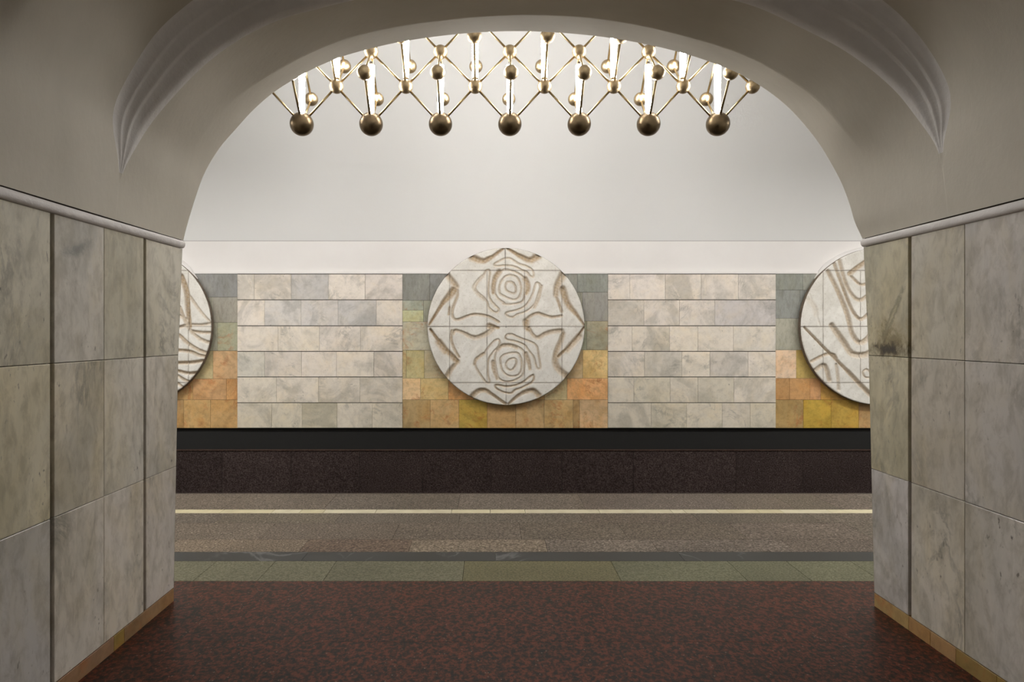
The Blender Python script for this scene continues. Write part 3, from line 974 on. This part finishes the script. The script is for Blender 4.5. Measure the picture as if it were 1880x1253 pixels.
LW = {(2, 0): (0.50, 0.49, 0.425), (2, 1): (0.465, 0.455, 0.38), (2, 2): (0.50, 0.49, 0.45), (2, 3): (0.50, 0.485, 0.40),
      (1, 0): (0.51, 0.495, 0.45), (1, 1): (0.52, 0.51, 0.46), (1, 2): (0.51, 0.49, 0.42), (1, 3): (0.52, 0.50, 0.40),
      (0, 0): (0.49, 0.47, 0.44), (0, 1): (0.55, 0.53, 0.49), (0, 2): (0.53, 0.51, 0.46), (0, 3): (0.42, 0.42, 0.41)}
RW = {(2, 0): (0.46, 0.44, 0.335), (2, 1): (0.45, 0.435, 0.375), (2, 2): (0.49, 0.475, 0.45),
      (1, 0): (0.50, 0.475, 0.36), (1, 1): (0.45, 0.43, 0.38), (1, 2): (0.46, 0.45, 0.43),
      (0, 0): (0.50, 0.49, 0.48), (0, 1): (0.50, 0.48, 0.425), (0, 2): (0.50, 0.485, 0.45)}
side_wall('wall_left', XL, +1, [(3.509, True), (3.138, False), (2.767, True), (2.396, False), (2.025, True), (1.65, False), (1.28, True), (0.9, False), (0.5, True), (0.1, False)],
          'marble-clad passage wall whose top courses show two brown vertical grooves', LW)
side_wall('wall_right', XR, -1, [(3.442, True), (3.043, False), (2.645, True), (2.245, False), (1.85, True), (1.45, False), (1.05, True), (0.65, False), (0.25, True)],
          'marble-clad passage wall with a black and ochre stain beside its single groove', RW)


# ------------------------------------------------------------------ skirting
for nm, x, sgn, joints in (('baseboard_left', XL, 1, [3.31, 3.22, 2.72, 2.1, 1.4, 0.7]), ('baseboard_right', XR, -1, [3.45, 3.28, 3.1, 2.85, 2.62, 2.2, 1.5, 0.8])):
    mb = MB()
    sk = skew(x)

    def P(u, v, h, x=x, sgn=sgn):
        return (x + sgn * (h - 0.02), u, v)
    e = [yface(0.03) + sk] + joints + [-0.35]
    pal = [(0.42, 0.26, 0.13), (0.42, 0.30, 0.08), (0.46, 0.29, 0.18), (0.47, 0.33, 0.17)] if sgn > 0 else \
        [(0.48, 0.33, 0.14), (0.52, 0.32, 0.14), (0.50, 0.31, 0.15), (0.46, 0.31, 0.11), (0.44, 0.31, 0.10)]
    for i in range(len(e) - 1):
        mb.slab(P, [(e[i + 1] + .001, 0.0), (e[i] - .001, 0.0), (e[i] - .001, ZR[0] - .002), (e[i + 1] + .001, ZR[0] - .002)], 0.021, 0.001,
                jit(pal[i % len(pal)], 0.06), flip=(sgn < 0))
    o = mb.build(nm, M_colour_marble)
    tag(o, 'orange marble skirting along the ' + ('two-groove' if sgn > 0 else 'stained') + ' passage wall', 'skirting', kind='structure')

# ------------------------------------------------------------------ cornices
for nm, x, sgn, lab in (('trim_1', XL, 1, 'white rounded plaster moulding on top of the two-groove passage wall'),
                        ('trim_2', XR, -1, 'white rounded plaster moulding on top of the stained passage wall')):
    sk = skew(x)
    prof = [(-0.02, 0.0), (0.003, 0.0), (0.012, 0.004), (0.016, 0.014), (0.016, 0.028), (0.011, 0.038), (0.004, 0.043), (-0.02, 0.044)]
    rows = []
    n = 30
    for i in range(n + 1):
        t = i / n
        r = []
        for k, (a, b_) in enumerate(prof):
            z = ZC + b_
            y = -0.35 + t * (yface(z) + sk - 0.002 + 0.35)
            w = 0.0012 * math.sin(9 * t + k)
            r.append((x + sgn * (a + w), y, z + 0.0015 * math.sin(14 * t)))
        rows.append(r)
    mb = MB(); mb.sheet(rows, flip=(sgn < 0))
    # end towards the platform
    mb.add(rows[-1], [tuple(range(len(prof)))])
    o = mb.build(nm, M_mould, smooth=True)
    tag(o, lab, 'moulding', kind='structure')
    mb = MB()
    z0, z1 = ZC + 0.042, ZC + 0.052
    a, b_ = sorted((x - sgn * 0.03, x - sgn * 0.010))
    mb.box(a, b_, -0.35, yface(2.03) + sk - 0.004, z0, z1)
    mb.build('shadow_gap', M_joint, o)

# ================================================================== PASSAGE VAULT
ZS = ZC + 0.05
XC = 0.17
TH = np.linspace(PI, 0, 241)


def polar_profile(pts):
    """pts: (x, y, z) left to right -> r(theta), y(theta) on the TH grid, smoothed."""
    P3 = np.array(pts)
    th = np.arctan2(P3[:, 2] - ZS, P3[:, 0] - XC)
    r = np.hypot(P3[:, 2] - ZS, P3[:, 0] - XC)
    o = np.argsort(th)
    th, r, y = th[o], r[o], P3[o, 1]
    g = TH[::-1]
    # local smoothing by piecewise cubic Hermite
    def herm(v):
        m = np.gradient(v, th)
        i = np.clip(np.searchsorted(th, g) - 1, 0, len(th) - 2)
        h = th[i + 1] - th[i]
        t = np.clip((g - th[i]) / h, 0, 1)
        return ((2 * t ** 3 - 3 * t ** 2 + 1) * v[i] + (t ** 3 - 2 * t ** 2 + t) * h * m[i] +
                (-2 * t ** 3 + 3 * t ** 2) * v[i + 1] + (t ** 3 - t ** 2) * h * m[i + 1])
    return herm(r)[::-1], herm(y)[::-1]


def pts_from_image(pix, yfun):
    out = []
    for px, py in pix:
        y = 3.8
        for _ in range(40):
            x = (px - VX) / FPX * y
            z = EYE + (VY - py) / FPX * y
            y = 0.5 * y + 0.5 * yfun(x, z)
        out.append(((px - VX) / FPX * y, y, EYE + (VY - py) / FPX * y))
    return out


EDGE = [(353, 381.5), (362, 353.6), (373, 323.7), (388, 294.8), (407.8, 265.8), (432, 238), (464, 203), (502, 170), (539, 146), (582, 123),
        (623, 105.8), (671, 91.5), (735, 77), (786, 69), (858, 61), (940, 57.3), (1026, 60), (1122, 70), (1199, 84), (1248, 96), (1302, 113), (1360, 137),
        (1399.5, 160), (1446, 196), (1482, 235), (1504, 264), (1526, 300), (1544, 334), (1560, 375.6), (1570, 409.5)]
edge3 = [(XL, yface(ZS) + skew(XL), ZS)] + pts_from_image(EDGE, lambda x, z: yface(z, x)) + [(XR, yface(ZS) + skew(XR), ZS)]
r_e, y_e = polar_profile(edge3)
rise = np.array([(yface(ZS + r_e[i] * math.sin(TH[i])) - yface(ZS)) for i in range(len(TH))])   # 0 at the springing, ~0.8 at the crown
KC = 0.55


def yplane(y0, k=KC):
    def f(x, z):
        z = min(max(z, ZS), 3.9)
        return y0 + skew(x) * 1.2 + k * (yface(z) - yface(ZS))
    return f


INNER = [(228, 335), (234, 318), (248, 283), (258, 250), (276, 222), (326, 163), (364, 123), (421, 77), (480, 42), (600, 0), (760, -34), (940, -46), (1130, -40), (1290, -22),
         (1400, 8), (1477, 46), (1553, 88), (1614, 134), (1668, 188), (1697, 240), (1716, 291), (1730, 335), (1738, 358)]
inner3 = [(XL, 3.25, ZS)] + pts_from_image(INNER, yplane(3.29)) + [(XR, 3.25 - .084, ZS)]
r_i, _ = polar_profile(inner3)
OUTER = [(212, 270), (215, 237), (226, 199), (268, 123), (299, 77), (345, 34), (391, 0), (500, -58), (640, -105), (800, -134), (970, -142), (1140, -136), (1320, -108), (1470, -62),
         (1580, 0), (1630, 38), (1687, 103), (1726, 172), (1750, 237), (1756, 300)]
outer3 = [(XL, 3.15, ZS), (XL, 3.15, 2.28)] + pts_from_image(OUTER, yplane(3.16)) + [(XR, 3.1, 2.25), (XR, 3.1, ZS)]
r_o, _ = polar_profile(outer3)
wallr = np.array([min((XC - XL) / max(-math.cos(t), 1e-6) if t > PI / 2 else (XR - XC) / max(math.cos(t), 1e-6), 9) for t in TH])
def softmin(a, b_, k=90.0):
    return np.minimum(-np.log(np.exp(-a * k) + np.exp(-b_ * k)) / k + 0.004, b_)


r_i = np.minimum(r_i, wallr); r_o = softmin(np.maximum(r_o, r_i), wallr)
r_o = np.convolve(np.pad(r_o, 3, mode='edge'), np.ones(7) / 7, 'valid')
r_i = np.convolve(np.pad(r_i, 3, mode='edge'), np.ones(7) / 7, 'valid')
r_o = np.minimum(np.maximum(r_o, r_i), wallr)
CREASE = [(335, 306), (364, 260), (402, 211), (452, 165), (480, 147), (530, 118), (608, 81), (710, 53), (812, 38), (940, 28), (1060, 31), (1180, 48), (1280, 73), (1343.6, 92.7),
          (1400, 117), (1446, 145.5), (1488, 171), (1518.7, 203), (1553, 245), (1580, 285)]


def ycrease(x, z):
    z = min(max(z, ZS), 3.8)
    return yface(z, x) - (0.20 + 0.24 * max(0, (z - 2.25)) / 1.35 + (0.05 if x > 0 else 0))


cre3 = [(XL, ycrease(XL, ZS), ZS), (XL + .003, ycrease(XL, 2.2), 2.22)] + pts_from_image(CREASE, ycrease) + [(XR - .003, ycrease(XR, 2.2), 2.22), (XR, ycrease(XR, ZS), ZS)]
r_c, y_c = polar_profile(cre3)
r_c = np.minimum(r_c, wallr); r_e = np.minimum(r_e, wallr)
base_sk = np.array([skew(XC + r_e[i] * math.cos(TH[i])) for i in range(len(TH))]) * 1.2


def section(r, y):
    return [(XC + r[i] * math.cos(TH[i]), float(y[i]), ZS + max(0, r[i] * math.sin(TH[i]))) for i in range(len(TH))]


def lerp(a, b_, t): return a * (1 - t) + b_ * t


r_oo = np.minimum(r_o * 1.0 + 0.17 * np.sin(TH) ** 0.8 * np.clip((r_o * np.sin(TH)) * 1.6 - 0.35, 0, 1), wallr)    # the next, larger ring towards the hall
secs = []
Y0 = lambda y, k=KC: y + base_sk + k * rise
for y in (-0.35, 0.3, 1.0, 1.7, 2.1, 2.28):
    secs.append(section(r_oo, Y0(y, KC if y > 1.5 else KC * max(0, (y + .35) / 2))))
for y, w in ((2.32, .25), (2.35, .6), (2.38, .85), (2.41, 1.0), (2.55, 1.0), (2.8, 1.0), (3.0, 1.0)):
    secs.append(section(lerp(r_oo, r_o, w), Y0(y)))
shr = np.clip((r_o - r_i) / 0.05, 0.04, 1.0)
shr = np.convolve(np.pad(shr, 3, mode='edge'), np.ones(7) / 7, 'valid')
secs.append(section(r_o, 3.24 + (3.10 - 3.24) * shr + Y0(0.0)))
mb = MB(); mb.sheet(secs, flip=True)
vault_a = mb.build('ceiling', M_pass, smooth=True)
tag(vault_a, 'low plastered passage vault with crescent-shaped ridged steps', 'ceiling', kind='structure')
# crescent step with three uneven ridges; pale repaint, hall light put into its colour
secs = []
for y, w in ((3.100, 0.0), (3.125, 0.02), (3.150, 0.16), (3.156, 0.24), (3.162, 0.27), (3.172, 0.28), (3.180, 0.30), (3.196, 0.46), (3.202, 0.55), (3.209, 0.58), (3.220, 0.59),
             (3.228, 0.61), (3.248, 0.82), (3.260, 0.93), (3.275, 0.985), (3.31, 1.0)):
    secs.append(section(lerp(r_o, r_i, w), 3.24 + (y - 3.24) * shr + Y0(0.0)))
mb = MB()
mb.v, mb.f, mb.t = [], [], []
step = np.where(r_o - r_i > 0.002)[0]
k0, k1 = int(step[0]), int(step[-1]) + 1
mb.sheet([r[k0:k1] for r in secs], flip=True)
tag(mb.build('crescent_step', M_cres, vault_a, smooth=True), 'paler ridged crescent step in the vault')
spring = [r[:k0 + 1] for r in secs], [r[k1 - 1:] for r in secs]
last = secs[-1]
secs = [last]
y_i = 3.24 + 0.07 * shr + Y0(0.0)
def smooth(a, n=11):
    return np.convolve(np.pad(a, n // 2, mode='edge'), np.ones(n) / n, 'valid')


r_c, y_c = smooth(r_c), smooth(y_c)
straight = r_i + (r_e - r_i) * np.clip((y_c - y_i) / (y_e - y_i), 0, 1)      # no fold near the springing
wc = np.clip((ZS + r_c * np.sin(TH) - 2.36) / 0.30, 0, 1)
wc = wc * wc * (3 - 2 * wc)
r_c = straight * (1 - wc) + r_c * wc
for t in (0.12, 0.3, 0.5, 0.7, 0.86, 0.96, 1.0):
    secs.append(section(lerp(r_i, r_c, t), lerp(y_i, y_c, t)))
for t in (0.03, 0.25, 0.5, 0.75, 0.94, 1.0):
    secs.append(section(lerp(r_c, r_e, t), lerp(y_c, y_e, t)))
mb = MB(); mb.sheet(secs, flip=True)
for part_ in spring: mb.sheet(part_, flip=True)
tag(mb.build('arch_ring', M_pass, vault_a, smooth=True), 'plastered arch ring towards the platform')

# ================================================================== PLATFORM VAULT
vault = MB()
# near half, from the arch opening (or the pillars' cladding) up to the crown
ex = np.array([p[0] for p in section(r_e, y_e)]); ez = np.array([p[2] for p in section(r_e, y_e)]); ey = np.array(y_e)
cols = []
for x in list(np.linspace(XMIN, XL, 12)[:-1]):
    cols.append((x, ZC, skew(XL)))
for i in range(len(ex)):
    cols.append((float(ex[i]), float(ez[i]), None, float(ey[i])))
for x in list(np.linspace(XR, XMAX, 12)[1:]):
    cols.append((x, ZC, skew(XR)))
rows = []
for c in cols:
    x, zl = c[0], c[1]
    yl = c[3] if len(c) > 3 else yface(zl) + c[2]
    r = []
    for k in range(29):
        a = PI / 2 * k / 28
        r.append((x, yl + (F_Y - yl) * (1 - math.cos(a)), zl + (CROWN - zl) * math.sin(a)))
    rows.append(r)
vault.sheet(rows)
# far half, down to the plaster band
rows = []
for x in np.linspace(XMIN, XMAX, 24):
    r = []
    for k in range(41):
        a = PI / 2 * (1 - k / 40)
        r.append((float(x), F_Y + (D + 0.02 - F_Y) * math.cos(a), ZV + (CROWN - ZV) * math.sin(a)))
    rows.append(r)
vault.sheet(rows)
o = vault.build('ceiling_platform', M_white, smooth=True)
tag(o, 'bright white vault over the platform and track', 'ceiling', kind='structure')

# unseen closures added at the tunnel's cut ends to bounce light back
for nm, x in (('bounce_far_end', XMIN), ('bounce_near_end', XMAX)):
    mb = MB()
    pts = [(x, yface(0.0), -1.3)] + [(x, 3.95 + (F_Y - 3.95) * (1 - math.cos(a)), ZC + (CROWN - ZC) * math.sin(a)) for a in np.linspace(0, PI / 2, 20)] + \
          [(x, F_Y + (D + 0.02 - F_Y) * math.sin(a), ZV + (CROWN - ZV) * math.cos(a)) for a in np.linspace(0.05, PI / 2, 16)] + [(x, D + 0.02, -1.3)]
    mb.add(pts, [tuple(range(len(pts)))])
    o = mb.build(nm, M_white)
    tag(o, 'unseen white closure added to bounce light in the platform tunnel beyond the ' + ('two-groove' if x < 0 else 'stained') + ' pillar', 'wall', kind='structure')

# ================================================================== CHANDELIER
YC = 6.5
PXM = FPX / YC
CH_X0, CH_DX = wx(554, YC), (1318 - 554) / 6 / PXM
ZB, ZL1, ZL2, ZL3 = wz(228, YC), wz(159, YC), wz(95.5, YC), wz(95.5, YC) + 0.34
HY = 0.35
ch = empty('chandelier', (CH_X0 + 3 * CH_DX, YC, ZL3 + 0.1))
tag(ch, 'long brass lattice chandelier of balls and rods with upright lit tubes under the white vault', 'chandelier')
OX, OY, OZ = ch.location


def sphere_mesh(name, r, mat, seg=32, rings=18, flat=0.0):
    mb = MB(); rows = []
    for i in range(rings + 1):
        p = PI * i / rings
        rows.append([(r * math.sin(p) * math.cos(2 * PI * k / seg), r * math.sin(p) * math.sin(2 * PI * k / seg), r * math.cos(p) * (1 - flat)) for k in range(seg + 1)])
    mb.sheet(rows, flip=True)
    me = mb.build(name, mat, smooth=True, tints=False)
    COL.objects.unlink(me)
    d = me.data
    bpy.data.objects.remove(me)
    return d


def cyl_mesh(name, r, h0, h1, mat, seg=16, taper=1.0):
    mb = MB()
    rows = [[(0, 0, h0)] * (seg + 1)] + [[(q * math.cos(2 * PI * k / seg), q * math.sin(2 * PI * k / seg), z) for k in range(seg + 1)]
                                         for q, z in ((r, h0), (r * taper, h1))] + [[(0, 0, h1)] * (seg + 1)]
    mb.sheet(rows)
    o = mb.build(name, mat, smooth=False, tints=False)
    d = o.data
    COL.objects.unlink(o); bpy.data.objects.remove(o)
    for p in d.polygons:
        p.use_smooth = abs(p.normal.z) < 0.5
    return d


ME_BIG = sphere_mesh('ball', 21.5 / PXM, M_bronze, 48, 26)
ME_BALL = sphere_mesh('ball', 12.9 / PXM, M_brass, 36, 20)
ME_NUT = cyl_mesh('ball_seam', 12.9 / PXM + 0.0006, -0.0008, 0.0008, M_bronze, 36)


def put(name, me, loc, parent=ch, rot=None, label=None):
    o = bpy.data.objects.new(name, me)
    COL.objects.link(o)
    o.parent = parent
    o.location = (loc[0] - OX, loc[1] - OY, loc[2] - OZ)
    if rot is not None:
        o.rotation_mode = 'QUATERNION'
        o.rotation_quaternion = rot
    if label: o['label'] = label
    return o


balls = {}


def ball(i2, dy, lev):
    """i2 = half-cell index along the run, dy = -1/0/1 towards/away, lev = height level."""
    k = (i2, dy, lev)
    if k in balls: return balls[k]
    x = CH_X0 + i2 * CH_DX / 2
    z = {0: ZB, 1: ZL1, 2: ZL2, 3: ZL3}[lev]
    p = Vector((x, YC + dy * HY, z))
    put('ball', ME_BIG if lev == 0 else ME_BALL, p, label='large dark bronze ball' if lev == 0 else None)
    balls[k] = p
    return p


rods = {}
RR_ = 0.0105


def rod(k1, k2):
    key = tuple(sorted((k1, k2)))
    if key in rods: return
    rods[key] = 1
    a, b_ = ball(*k1), ball(*k2)
    d = b_ - a
    L = d.length
    ra = (21.5 if k1[2] == 0 else 12.9) / PXM * 0.96
    rb = (21.5 if k2[2] == 0 else 12.9) / PXM * 0.96
    me = cyl_mesh('rod', RR_, ra, L - rb, M_rod, 12)
    put('rod', me, a, rot=d.to_track_quat('Z', 'Y'))


def octa(i2, lev):
    bot, top = (i2, 0, lev), (i2, 0, lev + 2)
    eq = [(i2 - 1, 0, lev + 1), (i2 + 1, 0, lev + 1), (i2, -1, lev + 1), (i2, 1, lev + 1)]
    for e in eq:
        rod(bot, e)
        if lev + 2 <= 3: rod(top, e)


for i in range(7): octa(2 * i, 0)
for i in range(6): octa(2 * i + 1, 1)
TUBE = cyl_mesh('light_tube', 0.027, -0.225, 0.225, M_tube, 20, 1.15)
CAPM = cyl_mesh('tube_cap', 0.024, 0, 0.030, M_brass, 16)
CLIP = cyl_mesh('tube_clip', 0.012, 0, 0.035, M_cap, 10)
for i2, lev in [(2 * i, 0) for i in range(7)] + [(2 * i + 1, 1) for i in range(6)]:
    p0, p2 = balls[(i2, 0, lev)], balls[(i2, 0, lev + 2)]
    zlo = p0.z + (0.122 if lev == 0 else 0.092)
    zhi = p2.z - 0.125
    mid = Vector((p0.x, p0.y + 0.01, (zlo + zhi) / 2))
    t = put('light_tube', TUBE, mid, label='lit white fluorescent tube')
    t.scale = (1, 1, (zhi - zlo) / 0.45)
    for nm, me, z, s_ in (('tube_cap', CAPM, -0.225, -1), ('tube_clip', CLIP, 0.225, 1)):
        c = bpy.data.objects.new(nm, me)
        COL.objects.link(c); c.parent = t
        c.location = (0, 0, z if s_ > 0 else z - 0.028)
# stems up to the vault
for i in range(6):
    p = balls[(2 * i + 1, 0, 3)]
    zt_ = CROWN - 0.02
    put('stem', cyl_mesh('stem', 0.012, 0.05, zt_ - p.z + 0.01, M_brass, 12), p)
